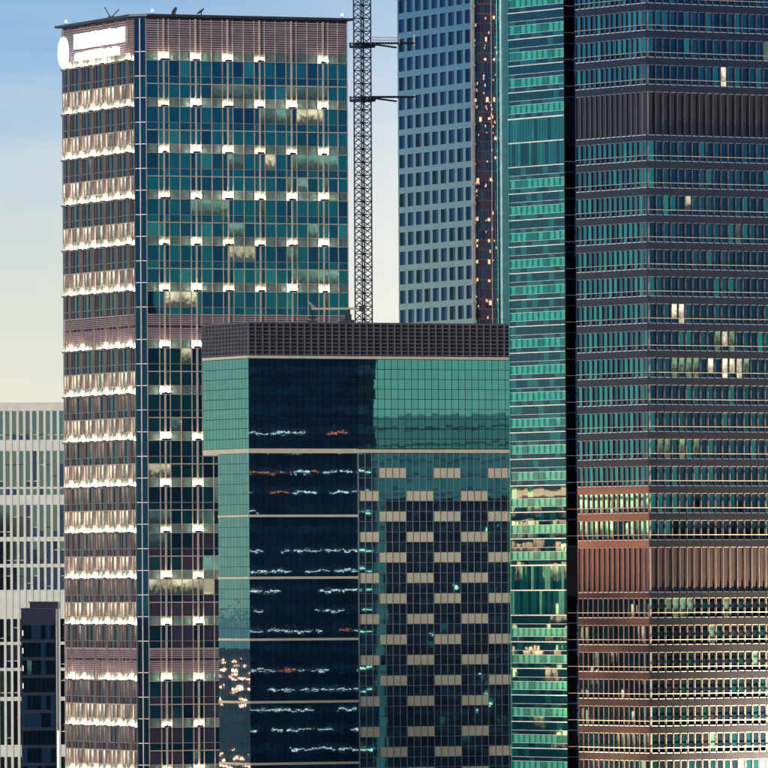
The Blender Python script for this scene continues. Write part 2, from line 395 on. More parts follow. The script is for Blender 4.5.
# chamfered corner
h = CH; n0 = 0.0
for ri, (zl, zn, mech) in enumerate(rows):
    for u, v, m in ((zl-3.52, zl+.64, 'tower_glass_d'), (zn+.80, zl-3.68, pick((2,'tower_glass_d'),(1,'tower_glass_b')))):
        mb = MB(); mb.prism([(h-.06,.02),(.02,h-.06),(.09,h),(h,.09)][::-1], u, v); part('corner_pane', mb, m, A)
    for zt in (zl+.66, zl-3.66): part('corner_transom', MB().prism([(h,-.05),(-.05,h),(.1,h+.05),(h+.05,.1)][::-1], zt, zt+.12), 'fin_dark', A)
part('corner_pane', MB().prism([(h-.06,.02),(.02,h-.06),(.09,h),(h,.09)][::-1], rows[0][0]+.8, ATOP-.3), 'tower_glass_d', A)
part('corner_fin', MB().prism([(.66,.62),(.58,.70),(.74,.86),(.90,.70)], ZB, ATOP-.3), 'fin_dark', A)
part('base_wall', MB().prism([(CH,-.03),(AW,-.03),(AW,AD),(-.03,AD),(-.03,CH)], 0, ZB-.05), 'tower_glass_d', A)
ov = 1.1
rf = part('roof', MB().prism([(1.4,-ov),(AW+.9,-ov),(AW+.9,AD+ov),(-ov,AD+ov),(-ov,1.4)], ATOP, ATOP+.42), 'roof_metal', A)
part('parapet', MB().prism([(2.4,.0),(AW,.0),(AW,AD),(.0,AD),(.0,2.4)], ATOP-.25, ATOP-.01), 'roof_metal', rf)
# illuminated sign on the left face: disc and two lines of letters
sg = put('sign', None, A)
mb = MB(); n = 28; rz, rs, cz, cs = 2.75, 2.35, 207.1, 33.7
k = len(mb.v)
for o_ in (.7, 1.05):
    for i in range(n): mb.v.append(AL.p(cs+rs*math.cos(6.2832*i/n), o_, cz+rz*math.sin(6.2832*i/n)))
mb.f += [tuple(range(n)), tuple(range(2*n-1, n-1, -1))] + [(i, (i+1)%n, n+(i+1)%n, n+i) for i in range(n)]; mb.m += [0]*(n+2)
part('sign_disc', mb, 'sign_blue', sg)
s_ = 4.6
while s_ < 27.0:
    wd = rnd.uniform(1.9, 2.3); mb = MB()
    zt = 207.35; top = 210.0+rnd.uniform(-.12,.12)
    AL.box(mb, s_, s_+wd*.42, .62, .86, zt+rnd.uniform(-.1,.1), top); AL.box(mb, s_+wd*.52, s_+wd, .62, .86, zt, top-rnd.uniform(0,.15))
    for q in range(3): zz = zt+.25+q*.85; AL.box(mb, s_+.05, s_+wd-.05, .64, .88, zz, zz+.55)
    part('sign_letter', mb, 'sign_white', sg); s_ += wd+.12
s_ = 7.0
while s_ < 27.2:
    wd = rnd.uniform(.85, 1.25); mb = MB(); zt = 205.2; top = 206.75+rnd.uniform(-.2,.1)
    AL.box(mb, s_, s_+wd*.5, .62, .86, zt, top); AL.box(mb, s_+wd*.35, s_+wd, .64, .88, zt+.1, top-rnd.uniform(.05,.35))
    part('sign_letter', mb, 'sign_white', sg); s_ += wd+.10
# roof equipment
def dish(x, y, r, rz_, el, lb):
    t = thing('satellite_dish', lb, 'dish', (0,0,0), 0, 'roof dishes')
    M = A.matrix_basis
    p = Matrix.Translation(A.location) @ Matrix.Rotation(R(A_ANG), 4, 'Z') @ Vector((x, y, ATOP+.42))
    t.location = p; t.rotation_euler.z = rz_
    part('mast', MB().bar((0,0,0),(0,0,r*.75),.07), 'roof_metal', t)
    v = [(0,0,0)]; f = []; n = 16
    for j in (1,2,3):
        for i in range(n):
            q = r*j/3; v.append((q*math.cos(6.2832*i/n), q*math.sin(6.2832*i/n), .28*q*q/r))
    for i in range(n):
        f.append((0, 1+i, 1+(i+1)%n))
        for j in (0,1): f.append((1+j*n+i, 1+(j+1)*n+i, 1+(j+1)*n+(i+1)%n, 1+j*n+(i+1)%n))
    me = bpy.data.meshes.new('reflector'); me.from_pydata(v, [], f); me.materials.append(MATS['roof_metal'])
    put('reflector', me, t, (0,0,r*.75), (R(90-el), 0, 0))
    part('feed_arm', MB().bar((0,0,r*.75),(0,-r*.6,r*.95),.03), 'roof_metal', t)
dish(8.0, 2.0, .85, R(-60), 25, 'smaller dark satellite dish facing sideways near the tower roof corner'); dish(13.2, 2.5, .95, R(-75), 50, 'larger dark satellite dish tilted to the sky on the tower roof')
def on_roof(x, y): return Matrix.Translation(A.location) @ Matrix.Rotation(R(A_ANG), 4, 'Z') @ Vector((x, y, ATOP+.42))
ae = thing('roof_aerial', 'dark crossed whip aerial on the sign side of the roof edge', 'aerial', on_roof(-.3, 12))
part('whip', MB().bar((0,0,0),(-1.1,0,1.9),.06), 'roof_metal', ae); part('whip', MB().bar((0,0,0),(1.5,0,1.5),.06), 'roof_metal', ae); part('foot', MB().box((-.5,-.3,0),(.6,.3,.3)), 'roof_metal', ae)
for x, y, lb in ((3.2, 1.0, 'white roof light above the tower corner beside the dishes'), (-.3, 33.8, 'white roof light above the round sign'), (39.6, .6, 'white roof light at the crane end of the roof')):
    b = thing('roof_light', lb, 'light', on_roof(x, y)); part('post', MB().bar((0,0,0),(0,0,.5),.05), 'roof_metal', b)
    part('lens', MB().box((-.16,-.16,.5),(.16,.16,.85)), 'beacon', b)

# ------------------------------------------------------------------ B: centre block with louvred crown
B_ANG = 26
B = thing('office_block', 'mid-rise mirrored glass office block with dark louvred crown and cream checker panels', 'building', (-22.6, 1515, 0), R(B_ANG))
BF, BL = Face(B, 'front'), Face(B, 'left')
BW, BDU, BDL = 56.0, 18.2, 12.4
PW = 1.2713
part('core', MB().box((.1,.1,0),(BW,BDL-.1,133.6)), 'dark_core', B)
part('upper_core', MB().box((.1,.1,133.6),(BW,BDU-.1,155.0)), 'dark_core', B)
part('back_wall', MB().box((.2,BDU,133.6),(BW-.2,BDU+.2,154.9)), 'back_grey', B)
part('back_wall', MB().box((.2,BDL,0),(BW-.2,BDL+.2,132.9)), 'back_grey', B)
part('soffit', MB().box((.0,BDL-.05,133.0),(BW-.2,BDU,133.55)), 'cream_band', B)
bp = Panes(B, 'window_pane', .0007, 300); bt = Panes(B, 'mirror_pane', .00045, 300)
def grid(F, s0, s1, z0, z1, pw, ph, mats, P, gap=.05):
    n = max(1, round((s1-s0)/pw)); m = max(1, round((z1-z0)/ph)); dw = (s1-s0)/n; dh = (z1-z0)/m
    for i in range(n):
        for j in range(m):
            P.add(F, s0+i*dw+gap, s0+(i+1)*dw-gap, z0+j*dh+gap, z0+(j+1)*dh-gap, rnd.choice(mats))
grid(BF, 0, 20.34, 133.95, 149.1, PW, 1.74, ['blue_mirror','blue_mirror_b'], bt)
grid(BF, 20.34, BW, 133.95, 149.1, 1.29, 1.74, ['teal_mirror','teal_mirror_b'], bt)
grid(BL, 0, BDU, 133.95, 149.1, 1.29, 1.74, ['teal_mirror','teal_mirror_b'], bt)
bands = [133.55, 122.6, 112.15, 101.75, 91.2, 80.8, 70.4]
for i, zb in enumerate(bands):
    hb = .38 if i == 0 else .20
    BF.part('band', -.12, 20.34, -.05, .12, zb-hb, zb+hb, 'cream_band'); BL.part('band', -.0, BDL if i else BDU, -.05, .12, zb-hb, zb+hb, 'cream_band')
    if i < len(bands)-1:
        lo_, hi_ = bands[i+1]+.22, zb-hb-.02
        grid(BF, 0, 20.24, lo_, hi_, PW, 1.74, ['blue_mirror','blue_mirror_b'], bt, .035)
        grid(BL, 0, BDL, lo_, hi_, 1.24, 1.74, ['teal_wavy','teal_wavy_b'], bt, .035)
BF.part('band', 20.36, BW, -.05, .10, 133.25, 133.85, 'cream_band')
BF.part('corner_fin', 20.26, 20.42, .03, .25, 60, 133.2, 'thin_mullion')
# checker half
panels = []
zc = 129.85; first = True; zs = [129.85, 125.95]
while zs[-1] > 92: zs.append(zs[-1]-3.48)
zs += [zs[-1]-5.2, zs[-1]-8.65, zs[-1]-12.1, zs[-1]-15.6]
cb = [20.42, 24.2] + [24.2+5.16*k for k in range(1, 7)]
cb[-1] = min(cb[-1], BW)
prev = 133.2
for r, zc in enumerate(zs):
    t_, b_ = zc+.86, zc-.86
    for c in range(len(cb)-1):
        nn = 3 if c == 0 else 4; dw = (cb[c+1]-cb[c])/nn
        cream = (c + r) % 2 == (1 if r < len(zs)-4 else 0)
        for i in range(nn):
            a, b = cb[c]+i*dw+.04, cb[c]+(i+1)*dw-.04
            mid = (t_ + prev)/2
            if prev - t_ > 2.6:
                bp.add(BF, a, b, mid+.03, prev-.05, pick((2,'check_glass'),(1,'check_glass_b')))
                bp.add(BF, a, b, t_+.05, mid-.03, pick((2,'check_glass'),(1,'check_glass_b')))
            else: bp.add(BF, a, b, t_+.05, prev-.05, pick((2,'check_glass'),(1,'check_glass_b')))
            if not cream: bp.add(BF, a, b, b_+.04, t_-.04, pick((2,'check_glass'),(1,'check_glass_b')))
            elif True: piece(BF, 'spandrel_panel', a-.01, b+.01, -.03, .05, b_+.04, t_-.04, 'cream_panel', None, (rnd.gauss(0,.002), rnd.gauss(0,.002)))
    for zt in (t_, b_): BF.part('transom', 20.42, BW, .01, .08, zt-.035, zt+.035, 'thin_mullion')
    prev = b_
for c in range(len(cb)-1):
    nn = 3 if c == 0 else 4
    for i in range(nn):
        a = cb[c]+i*(cb[c+1]-cb[c])/nn
        if a > 20.5: BF.part('mullion', a-.035, a+.035, .0, .13, prev, 133.2, 'thin_mullion')
bp.done(); bt.done()
# crown
part('crown_wall', MB().box((.08,.08,149.9),(BW,BDU-.08,155.1)), 'louvre_dark', B)
BF.part('crown_sill', -.2, BW, -.1, .2, 149.15, 149.6, 'cream_band'); BL.part('crown_sill', 0, BDU, -.1, .2, 149.15, 149.6, 'cream_band')
for F, ln in ((BF, BW), (BL, BDU)):
    n = round(ln/1.29)
    for i in range(n+1): F.part('crown_post', i*ln/n-.08, i*ln/n+.08, -.05, .25, 149.62, 155.2, 'crown_bar')
    for j in range(9):
        zz = 149.75+j*.655; F.part('crown_rail', 0, ln, -.04, .16, zz, zz+.17, 'crown_bar')
part('roof', MB().box((-.12,-.12,155.2),(BW,BDU+.1,155.32)), 'crown_bar', B)

# maintenance crane on its roof
def on(T, x, y, zz): return Matrix.Translation(T.location) @ Matrix.Rotation(T.rotation_euler.z, 4, 'Z') @ Vector((x, y, zz))
bm = thing('roof_crane', 'pale window-cleaning crane with long beam on the louvred roof', 'crane', on(B, 20.6, 4.0, 155.32), R(4))
part('base', MB().box((-1.0,-.8,0),(1.0,.8,.55)).box((-1.6,-.5,0),(-1.0,.5,.35)), 'crane_steel', bm)
part('turret', MB().box((-.55,-.5,.55),(.55,.5,1.5)).box((-.35,-.35,1.5),(.35,.35,2.3)), 'crane_steel', bm)
part('beam', MB().box((-6.2,-.2,2.3),(2.2,.2,2.65)), 'crane_tan', bm)
part('counterweight', MB().box((1.9,-.4,2.0),(2.9,.4,2.95)), 'crane_steel', bm)
part('stay', MB().bar((-6.0,0,2.6),(-6.9,0,3.9),.07).bar((-6.9,0,3.9),(-5.4,0,2.5),.06), 'crane_pale', bm)
part('hanger', MB().bar((-6.1,0,2.3),(-6.1,0,.4),.08).bar((-5.7,0,2.3),(-5.8,0,.4),.05), 'crane_steel', bm)
part('cradle', MB().box((-6.9,-.4,.05),(-5.3,.4,.5)).bar((-6.9,-.4,.95),(-5.3,-.4,.95),.04), 'crane_steel', bm)

# ------------------------------------------------------------------ C: granite tower with green glass wing
C_ANG = 33.5
C = thing('office_tower', 'granite-clad skyscraper with narrow framed windows and a green glass wing', 'tower', (39.25, 1328, 0), R(C_ANG))
CF, CL = Face(C, 'front'), Face(C, 'left')
CW, CD = 36.7, 18.45
MOD = 1.31
part('core', MB().prism([(.12,.12),(CW,.12),(CW,37.0),(2.1,37.0),(2.1,CD+.1),(.12,CD)], 0, 232), 'dark_core', C)
railz = []
zz = 193.2+8.0
pat = [4.0]*4 + [11.26] + [4.0]*14 + [11.5] + [4.0]*11
railz = [(zz+8, False), (zz+4, False)] ; cur = zz
railz.append((cur, False))
for d in pat:
    cur -= d; railz.append((cur, d > 8))
cpan = Panes(C, 'window_pane', .0012)
WT, WBt = 2.11, -.72     # window head and sill relative to the rail
frames = MB()
litw = {}
def pxwin(F, s0, z):     # named lit windows, in module / floor counts
    return None
nf = round(CW/MOD); nl = 14
special = {(6,10): 'room_white', (9,5): 'room_cream', (13,3): 'room_white', (13,4): 'room_white', (14,9): 'room_lime', (14,10): 'room_white', (14,11): 'room_lime'}
for i_ in (3, 4, 5, 6): special[(15,i_)] = 'room_lime'
for i_ in (8, 10, 11, 12): special[(15,i_)] = 'room_white'
special[(15,13)] = 'room_lime'
for i_ in (1, 2, 4, 6): special[(18,i_)] = 'room_lime'
for i_ in (2, 3, 4, 5): special[(22,i_)] = 'room_lime'
for ri, (zr, after) in enumerate(railz):
    low = zr < 112
    for F, n, ln in ((CF, nf, CW), (CL, nl, CD)):
        # spandrel of this floor reaches down to the head of the next window zone
        nxt = railz[ri+1][0] if ri+1 < len(railz) else zr-4
        mech = ri+1 < len(railz) and railz[ri+1][1]
        zs_top = zr+WBt-.10; zs_bot = (zr-1.75 if mech else nxt+WT+.10)
        F.part('spandrel', 0 if F is CL else -.16, ln, -.05, .16, zs_bot, zs_top, 'granite')
        F.part('rail', -.2 if F is CF else 0, ln, .19, .25, zr-.05, zr+.05, 'rail_metal')
        run = 0
        for i in range(n):
            a, b = i*ln/n, (i+1)*ln/n
            wl, wr = a+.24, b-.10
            fl = (F is CL)
            if run > 0: run -= 1; m = runm
            else:
                x = rnd.random()
                if fl:
                    hi_ = .10 if 118 < zr < 165 else .03
                    m = pick((4,'facet_glass_a'),(1.5 if not (125 < zr < 165) else 4,'facet_glass_b'),(2,'facet_glass_c'))
                    if zr < 112: m = pick((3,'granite_glass_b'),(3,'granite_glass_a'),(1,'granite_glass_c'),(.3,'room_lime'))
                else:
                    m = pick((3,'granite_glass_a'),(6,'granite_glass_b'),(1.3,'granite_glass_c'),(.25,'granite_glass_d'),(.12,'room_dim'))
                    if zr < 112 and rnd.random() < .06: m = 'room_lime'
            key = (ri, i)
            if not fl and key in special: m = special[key]
            if F is CL and i == 0: wl = a+.02
            cpan.add(F, wl, wr, zr+.06, zr+WT, m, -.14, -.08)
            m2 = m if rnd.random() < .5 else 'granite_glass_b'
            cpan.add(F, wl, wr, zr+WBt, zr-.06, m2, -.14, -.08)
            F.box(frames, wl, wr, -.2, .14, zr+WBt-.09, zr+WBt+.03, 1); F.box(frames, wl, wr, -.2, .10, zr+WT-.02, zr+WT+.07)
            F.box(frames, wl-.09, wl-.01, -.2, .06, zr+WBt, zr+WT); F.box(frames, wr+.01, wr+.07, -.2, .06, zr+WBt, zr+WT)
        if mech:
            zt, zb_ = zr-1.87, nxt+WT+.95
            F.part('spandrel', 0 if F is CL else -.16, ln, -.05, .16, nxt+WT+.10, zb_-.1, 'granite')
            for i in range(n):
                a, b = i*ln/n, (i+1)*ln/n
                F.part('louvre_blade', a+.30, b-.46, -.3, .02, zb_, zt, 'louvre_brown')
                F.box(frames, a+.24, b-.10, -.2, .12, zb_-.09, zb_+.03, 1); F.box(frames, a+.24, b-.1, -.2, .08, zt-.02, zt+.08)
                F.box(frames, a+.16, a+.22, -.2, .06, zb_, zt); F.box(frames, b-.09, b-.03, -.2, .06, zb_, zt)
ztop, zbot = railz[0][0]+WT, railz[-1][0]+WBt
for F, n, ln in ((CF, nf, CW), (CL, nl, CD)):
    for i in range(n+1):
        if F is CL and i in (0, 1): continue
        a = i*ln/n
        F.part('pier', a-.10 if i else a-.16, a+.16, -.16, .06, zbot, ztop, 'granite')
part('window_frame', frames, ['window_frame', 'window_sill'], C, 'stuff')
cpan.done()
part('base_wall', MB().prism([(0,0),(CW,0),(CW,36),(2,36),(2,CD),(0,CD)], 0, zbot-.1), 'granite', C)
part('corner_post', MB().box((-.10,-.10,zbot),(.10,.10,ztop)), 'window_frame', C)
# notch and green wing
G = Face(C, 'left')
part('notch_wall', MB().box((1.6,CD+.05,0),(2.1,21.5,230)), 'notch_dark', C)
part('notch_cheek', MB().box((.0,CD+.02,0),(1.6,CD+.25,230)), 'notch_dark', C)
np_ = Panes(C, 'notch_pane', .002)
NF = Face(C, 'front', -(21.5-.22))      # cheek of the notch that looks along the long side
for zr, _ in railz:
    for q in range(2):
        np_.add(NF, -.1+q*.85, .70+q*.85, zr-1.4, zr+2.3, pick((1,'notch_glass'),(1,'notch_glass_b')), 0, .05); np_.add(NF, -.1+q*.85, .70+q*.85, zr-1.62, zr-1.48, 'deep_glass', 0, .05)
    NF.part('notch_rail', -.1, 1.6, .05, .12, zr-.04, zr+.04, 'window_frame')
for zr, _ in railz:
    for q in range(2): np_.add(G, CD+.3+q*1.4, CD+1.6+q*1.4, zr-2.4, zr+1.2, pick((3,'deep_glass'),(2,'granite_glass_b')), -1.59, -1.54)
np_.done()
for zr, _ in railz: G.part('notch_rail', CD+.2, CD+1.6, -1.65, -1.5, zr-.06, zr+.06, 'wing_line')
g0, g1 = 21.5, 36.15
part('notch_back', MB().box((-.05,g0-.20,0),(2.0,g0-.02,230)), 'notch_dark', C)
part('wing_core', MB().box((.15,g0,0),(2.2,g1+.3,230)), 'dark_core', C)
gp = Panes(C, 'wing_pane', .0016); gs = Panes(C, 'wing_spandrel', .001)
ng = 10; dg = (g1-g0)/ng
lines = []
for ri, (zr, after) in enumerate(railz):
    zq = zr-.35     # thick white ledge
    nxt = railz[ri+1][0]-.35 if ri+1 < len(railz) else zq-4
    zb = zq-4.0
    G.part('sun_shade', g0, g1, -.02, .22, zq-.07, zq+.07, 'wing_line')
    for d in (1.30, 1.95, 3.2): G.part('transom', g0, g1, -.02, .08, zq-d-.025, zq-d+.025, 'wing_line')
    for i in range(ng):
        a, b = g0+i*dg, g0+(i+1)*dg
        gp.add(G, a+.02, b-.02, zq-1.26, zq-.12, pick((5,'wing_dark'),(1,'wing_mid')))
        gp.add(G, a+.02, b-.02, zq-1.91, zq-1.34, pick((3,'wing_dark'),(2,'wing_mid')))
        gs.add(G, a+.04, b-.50, zq-3.16, zq-1.99, pick((5,'wing_green'),(1,'wing_green_dark'))); gs.add(G, b-.46, b-.02, zq-3.16, zq-1.99, 'wing_green_dark', -.04, -.01)
        gp.add(G, a+.02, b-.02, zb+.12, zq-3.24, pick((2,'wing_dark'),(3,'wing_mid')))
    if zb - nxt > 5:   # plant floors: tall ribbed glass
        G.part('sun_shade', g0, g1, -.02, .30, zb-.10, zb+.10, 'wing_line')
        m_ = (zb+nxt)/2; G.part('sun_shade', g0, g1, -.02, .25, m_-.08, m_+.08, 'wing_line')
        for u, v in ((m_+.1, zb-.12), (nxt+.12, m_-.1)):
            for i in range(2*ng): gp.add(G, g0+i*dg/2+.04, g0+(i+1)*dg/2-.04, u, v, pick((3,'wing_mid'),(1,'wing_dark'),(1,'wing_green_dark')))
gp.done(); gs.done()
G.part('edge_post', g0-.16, g0, -.02, .12, 0, 230, 'notch_dark'); G.part('edge_post', g1, g1+.3, -.3, .12, 0, 230, 'wing_green_dark')

# ------------------------------------------------------------------ D: grid-panel tower behind the crane
D_ANG = 24
D = thing('office_tower', 'panel-clad tower with a square window grid and a dark recess of orange lights', 'tower', (18.4, 1820, 0), R(D_ANG))
DL, DF = Face(D, 'left'), Face(D, 'front')
DD = 37.0
part('core', MB().box((.55,.8,0),(11.5,DD,268)), 'dark_core', D)
dp = Panes(D, 'window_pane', .0012)
nw = 9; dw = DD/nw; fh = 3.985; zz = 264.5
flo = []
while zz > 120:
    flo.append(zz)
    DL.part('spandrel', 0.6, DD, -.25, .0, zz-1.27, zz, 'panel_metal')
    for i in range(nw): dp.add(DL, i*dw+.62, (i+1)*dw-.62, zz-fh+.06, zz-1.33, pick((3,'deep_glass'),(1,'granite_glass_b')), -.5, -.42)
    zz -= fh
for i in range(nw+1): DL.part('pier', max(.3, i*dw-.62), min(DD, i*dw+.62), -.45, -.02, zz, 264.5, 'panel_metal')
part('lower_wall', MB().box((0,.3,0),(11.5,DD,zz)), 'panel_metal', D)
dp.done()
DF.part('corner_column', -.1, .45, -.6, .12, 0, 266, 'column_cream')
for zf in flo: DF.part('column_collar', -.2, .55, -.1, .35, zf-.9, zf-.4, 'column_cream')
dr = Panes(D, 'recess_pane', .012)
for zf in flo:
    for i in range(4): dr.add(DF, .5+i*1.32, .5+(i+1)*1.32-.08, zf-fh+.1, zf-2.0, pick((1,'recess_glass'),(1,'recess_glass_b')), -.7, -.62); dr.add(DF, .5+i*1.32, .5+(i+1)*1.32-.08, zf-1.95, zf-.05, pick((1,'recess_glass'),(1,'recess_glass_b')), -.7, -.62)
dr.done()
for s0 in (1.3, 2.1, 3.0, 3.75, 5.1): DF.part('scaffold_pole', s0-.05, s0+.05, -.55, -.45, 90, 266, 'scaffold')
for zf in flo:
    for q in range(2): DF.part('scaffold_ledger', .5, 5.9, -.58, -.5, zf-q*2-rnd.uniform(0,.3), zf-q*2+.09, 'scaffold')
for q in range(70):
    s0 = pick((3,1.0),(5,rnd.choice((3.1,4.4))),(1,5.3))+rnd.gauss(0,.25); z0 = rnd.uniform(160, 230); a_, b_ = rnd.uniform(.06,.13), rnd.uniform(.08,.3)
    mb = MB(); DF.box(mb, s0-a_, s0+a_, -.44, -.3, z0-b_, z0+b_); part('recess_lamp', mb, 'lamp_dim', D)
DF.part('tie_pole', 4.35, 4.5, -.5, -.35, 0, 266, 'column_cream'); DF.part('tie_pole', 5.6, 5.72, -.5, -.35, 0, 266, 'column_teal')
part('round_column', MB().prism([(7.0+1.25*math.cos(t*math.pi/8)*1.0, -.2+.9*math.sin(t*math.pi/8)) for t in range(16)], 0, 266), 'column_teal', D)
for px, py in ((496,20),(488,42),(487,62),(496,62),(477,103),(489,102),(496,102),(491,121),(497,141),(492,182),(479,183),(490,222),(478,222),(490,243),(478,243),(490,264),(478,264),(478,282),(490,283),(491,305),(497,160),(482,122)):
    s0 = .6+(px-476)/4.55; z0 = EYE+(591-py)/4.93
    a_, b_ = rnd.choice((.12,.16,.2)), rnd.choice((.22,.3,.45)); piece(DF, 'recess_lamp', s0-a_, s0+a_, -.45, -.15, z0-b_, z0+b_, 'lamp_orange')

# tower crane tied to it
K = thing('tower_crane', 'dark lattice crane mast tied to the panel-clad tower', 'crane', (-3.75, 1788, 0), R(38))
hw = 1.2; kz0, kz1, ph = 0, 250, 2.6
for sx in (-1,1):
    for sy in (-1,1): part('chord', MB().box((sx*hw-.10,sy*hw-.10,0),(sx*hw+.10,sy*hw+.10,kz1)), 'crane_steel', K)
secs = []
n = int(kz1/ph)
bmesh_ = MB()
cs4 = [(-hw,-hw),(hw,-hw),(hw,hw),(-hw,hw)]
for e in range(4):
    (x0,y0),(x1,y1) = cs4[e], cs4[(e+1)%4]
    bmesh_.bar((x0,y0,0),(x1,y1,0),.05).bar((x0,y0,0),(x1,y1,ph/2),.055).bar((x1,y1,ph/2),(x0,y0,ph),.055)
    bmesh_.bar((x1,y1,0),(x0,y0,ph/2),.04).bar((x0,y0,ph/2),(x1,y1,ph),.04)
lm = bmesh_.mesh('lattice_panel', ['crane_steel'])
for i in range(n): put('lattice_panel', lm, K, (0,0,i*ph))
for zc in (218.6, 207.9):
    mb = MB(); mb.box((-1.9,-1.9,zc-.6),(1.9,1.9,zc-.35)); mb.box((-1.9,-1.9,zc-.1),(1.9,1.9,zc+.1)); mb.box((-1.65,-1.65,zc-.9),(1.65,1.65,zc-.65))
    for sx in (-1,1):
        for sy in (-1,1): mb.box((sx*1.7-.12,sy*1.7-.12,zc-.9),(sx*1.7+.12,sy*1.7+.12,zc+.25))
    part('collar', mb, 'crane_steel', K)
Kinv = (Matrix.Translation(K.location) @ Matrix.Rotation(R(38), 4, 'Z')).inverted()
for zc, walk in ((218.6, True), (207.9, False)):
    a = Kinv @ Vector((-2.2, 1787, zc)); b = Kinv @ Vector((6.6, 1790.5, zc+.15)); c = Kinv @ Vector((2.6, 1785, zc-.5)); d = Kinv @ Vector((-2.2, 1786, zc-.2))
    part('tie_bar', MB().bar(a, b, .16), 'crane_steel', K); part('tie_bar', MB().bar(d, Kinv @ Vector((3.0, 1789.5, zc-.75)), .13), 'crane_steel', K)
    e = Kinv @ Vector((6.6, 1790.5, zc-.4)); f = Kinv @ Vector((6.6, 1790.5, zc+1.9))
    part('end_post', MB().bar(e, f if walk else Kinv @ Vector((6.6,1790.5,zc+.6)), .09), 'crane_pale', K)
    if walk:
        mb = MB()
        for h_ in (.6, 1.15): mb.bar(Kinv @ Vector((-1.8,1786.5,zc+h_)), Kinv @ Vector((3.6,1788.6,zc+h_)), .05)
        for i in range(10):
            t = i/9; x = -1.8+5.4*t; y = 1786.5+2.1*t; mb.bar(Kinv @ Vector((x,y,zc)), Kinv @ Vector((x,y,zc+1.15)), .04)
        part('guard_rail', mb, 'crane_pale', K)

# ------------------------------------------------------------------ E: white slatted building, F: dark narrow tower
E = thing('office_block', 'white concrete office block with tall slit windows between fins', 'building', (-96, 1750, 0), R(1.0))
EF = Face(E, 'front'); EW = 38.0; sc = 1750/9000
part('core', MB().box((0,.35,0),(EW,26,145.8)), 'dark_core', E)
ez = lambda y: EYE + (590+2.0-y)*sc
rowsE = [(411,440),(451,487),(489,495),(505,537),(541.5,564),(567.5,590),(619,642),(645,668),(671,697),(701,745),(757,785),(790,815)]
ep = Panes(E, 'window_pane', .002)
nE = round(EW/1.312); dE = EW/nE
prev = ez(404)
for k, (t_, b_) in enumerate(rowsE):
    EF.part('beam', 0, EW, -.4, .02, ez(t_), prev, 'white_concrete')
    for i in range(nE):
        m = pick((3,'pale_glass_a'),(2,'pale_glass_c'),(1.6 if k < 3 else 3.4,'pale_glass_b'))
        zt, zb = ez(t_), ez(b_)
        if zt-zb > 4:
            cut = zb+(zt-zb)*rnd.choice((.16,.16,.62,.62,.3)) if k else zb+1.0
            ep.add(EF, i*dE+.26, (i+1)*dE-.26, cut+.08, zt, m, -.35, -.3); ep.add(EF, i*dE+.26, (i+1)*dE-.26, zb, cut-.08, pick((1,m),(1,'pale_glass_b')), -.35, -.3)
            if rnd.random() < .45: EF.part('window_bar', i*dE+.26, (i+1)*dE-.26, -.3, -.2, cut-.07, cut+.07, 'white_bar')
        else: ep.add(EF, i*dE+.26, (i+1)*dE-.26, zb, zt, m, -.35, -.3)
    prev = ez(b_)
part('lower_wall', MB().box((0,0,0),(EW,.3,prev)), 'white_concrete', E)
for i in range(nE+1): EF.part('fin', max(0,i*dE-.24), min(EW,i*dE+.24), -.35, .14, prev, ez(411)+.2, 'white_concrete')
part('parapet', MB().box((-.1,-.12,ez(404)),(EW+.1,26,ez(404)+.3)), 'white_concrete', E)
ep.done()
for i in range(7): piece(EF, 'room_lamp', 12.6+i*1.31*rnd.choice((1,1)), 12.9+i*1.31, -.28, -.2, ez(481), ez(479.4), 'beacon' if i in (2,4) else 'lamp_lens_row')

Fx = thing('office_tower', 'narrow dark navy tower with a white light strip beside the white block', 'tower', (-68.2, 1690, 0), R(0))
FF = Face(Fx, 'front'); fs = 1690/9000; fz = lambda y: EYE+(590-y+1.8)*fs
part('core', MB().box((.0,.2,0),(6.6,14,fz(609))), 'navy_clad', Fx)
part('penthouse', MB().box((1.6,1.2,fz(609)),(6.9,12,fz(602.5))), 'navy_clad', Fx)
part('penthouse_cap', MB().box((1.4,1.0,fz(602.5)),(7.1,12.2,fz(601.5))), 'panel_metal', Fx)
part('parapet', MB().box((-.1,.05,fz(609)-.02),(6.7,14.1,fz(608))), 'crane_steel', Fx)
fp = Panes(Fx, 'window_pane', .002)
zz = fz(624)
while zz > 70:
    for i in range(7): fp.add(FF, .25+i*.88, .25+i*.88+.80, zz-2.9, zz-.25, pick((5,'granite_glass_b'),(3,'deep_glass'),(.2,'room_dim')), -.2, -.12)
    FF.part('transom', 0, 6.6, -.2, -.06, zz-.2, zz-.05, 'navy_clad')
    if rnd.random() < .6: piece(FF, 'edge_lamp', .22, .42, -.05, .05, zz-2.2, zz-1.2, 'lamp_red')
    zz -= 3.3
fp.done()
FF.part('light_strip', 6.72, 7.0, -.1, .1, fz(800), fz(731), 'strip_white'); FF.part('edge_fin', 6.6, 6.72, -.3, .15, 0, fz(609), 'white_bar')

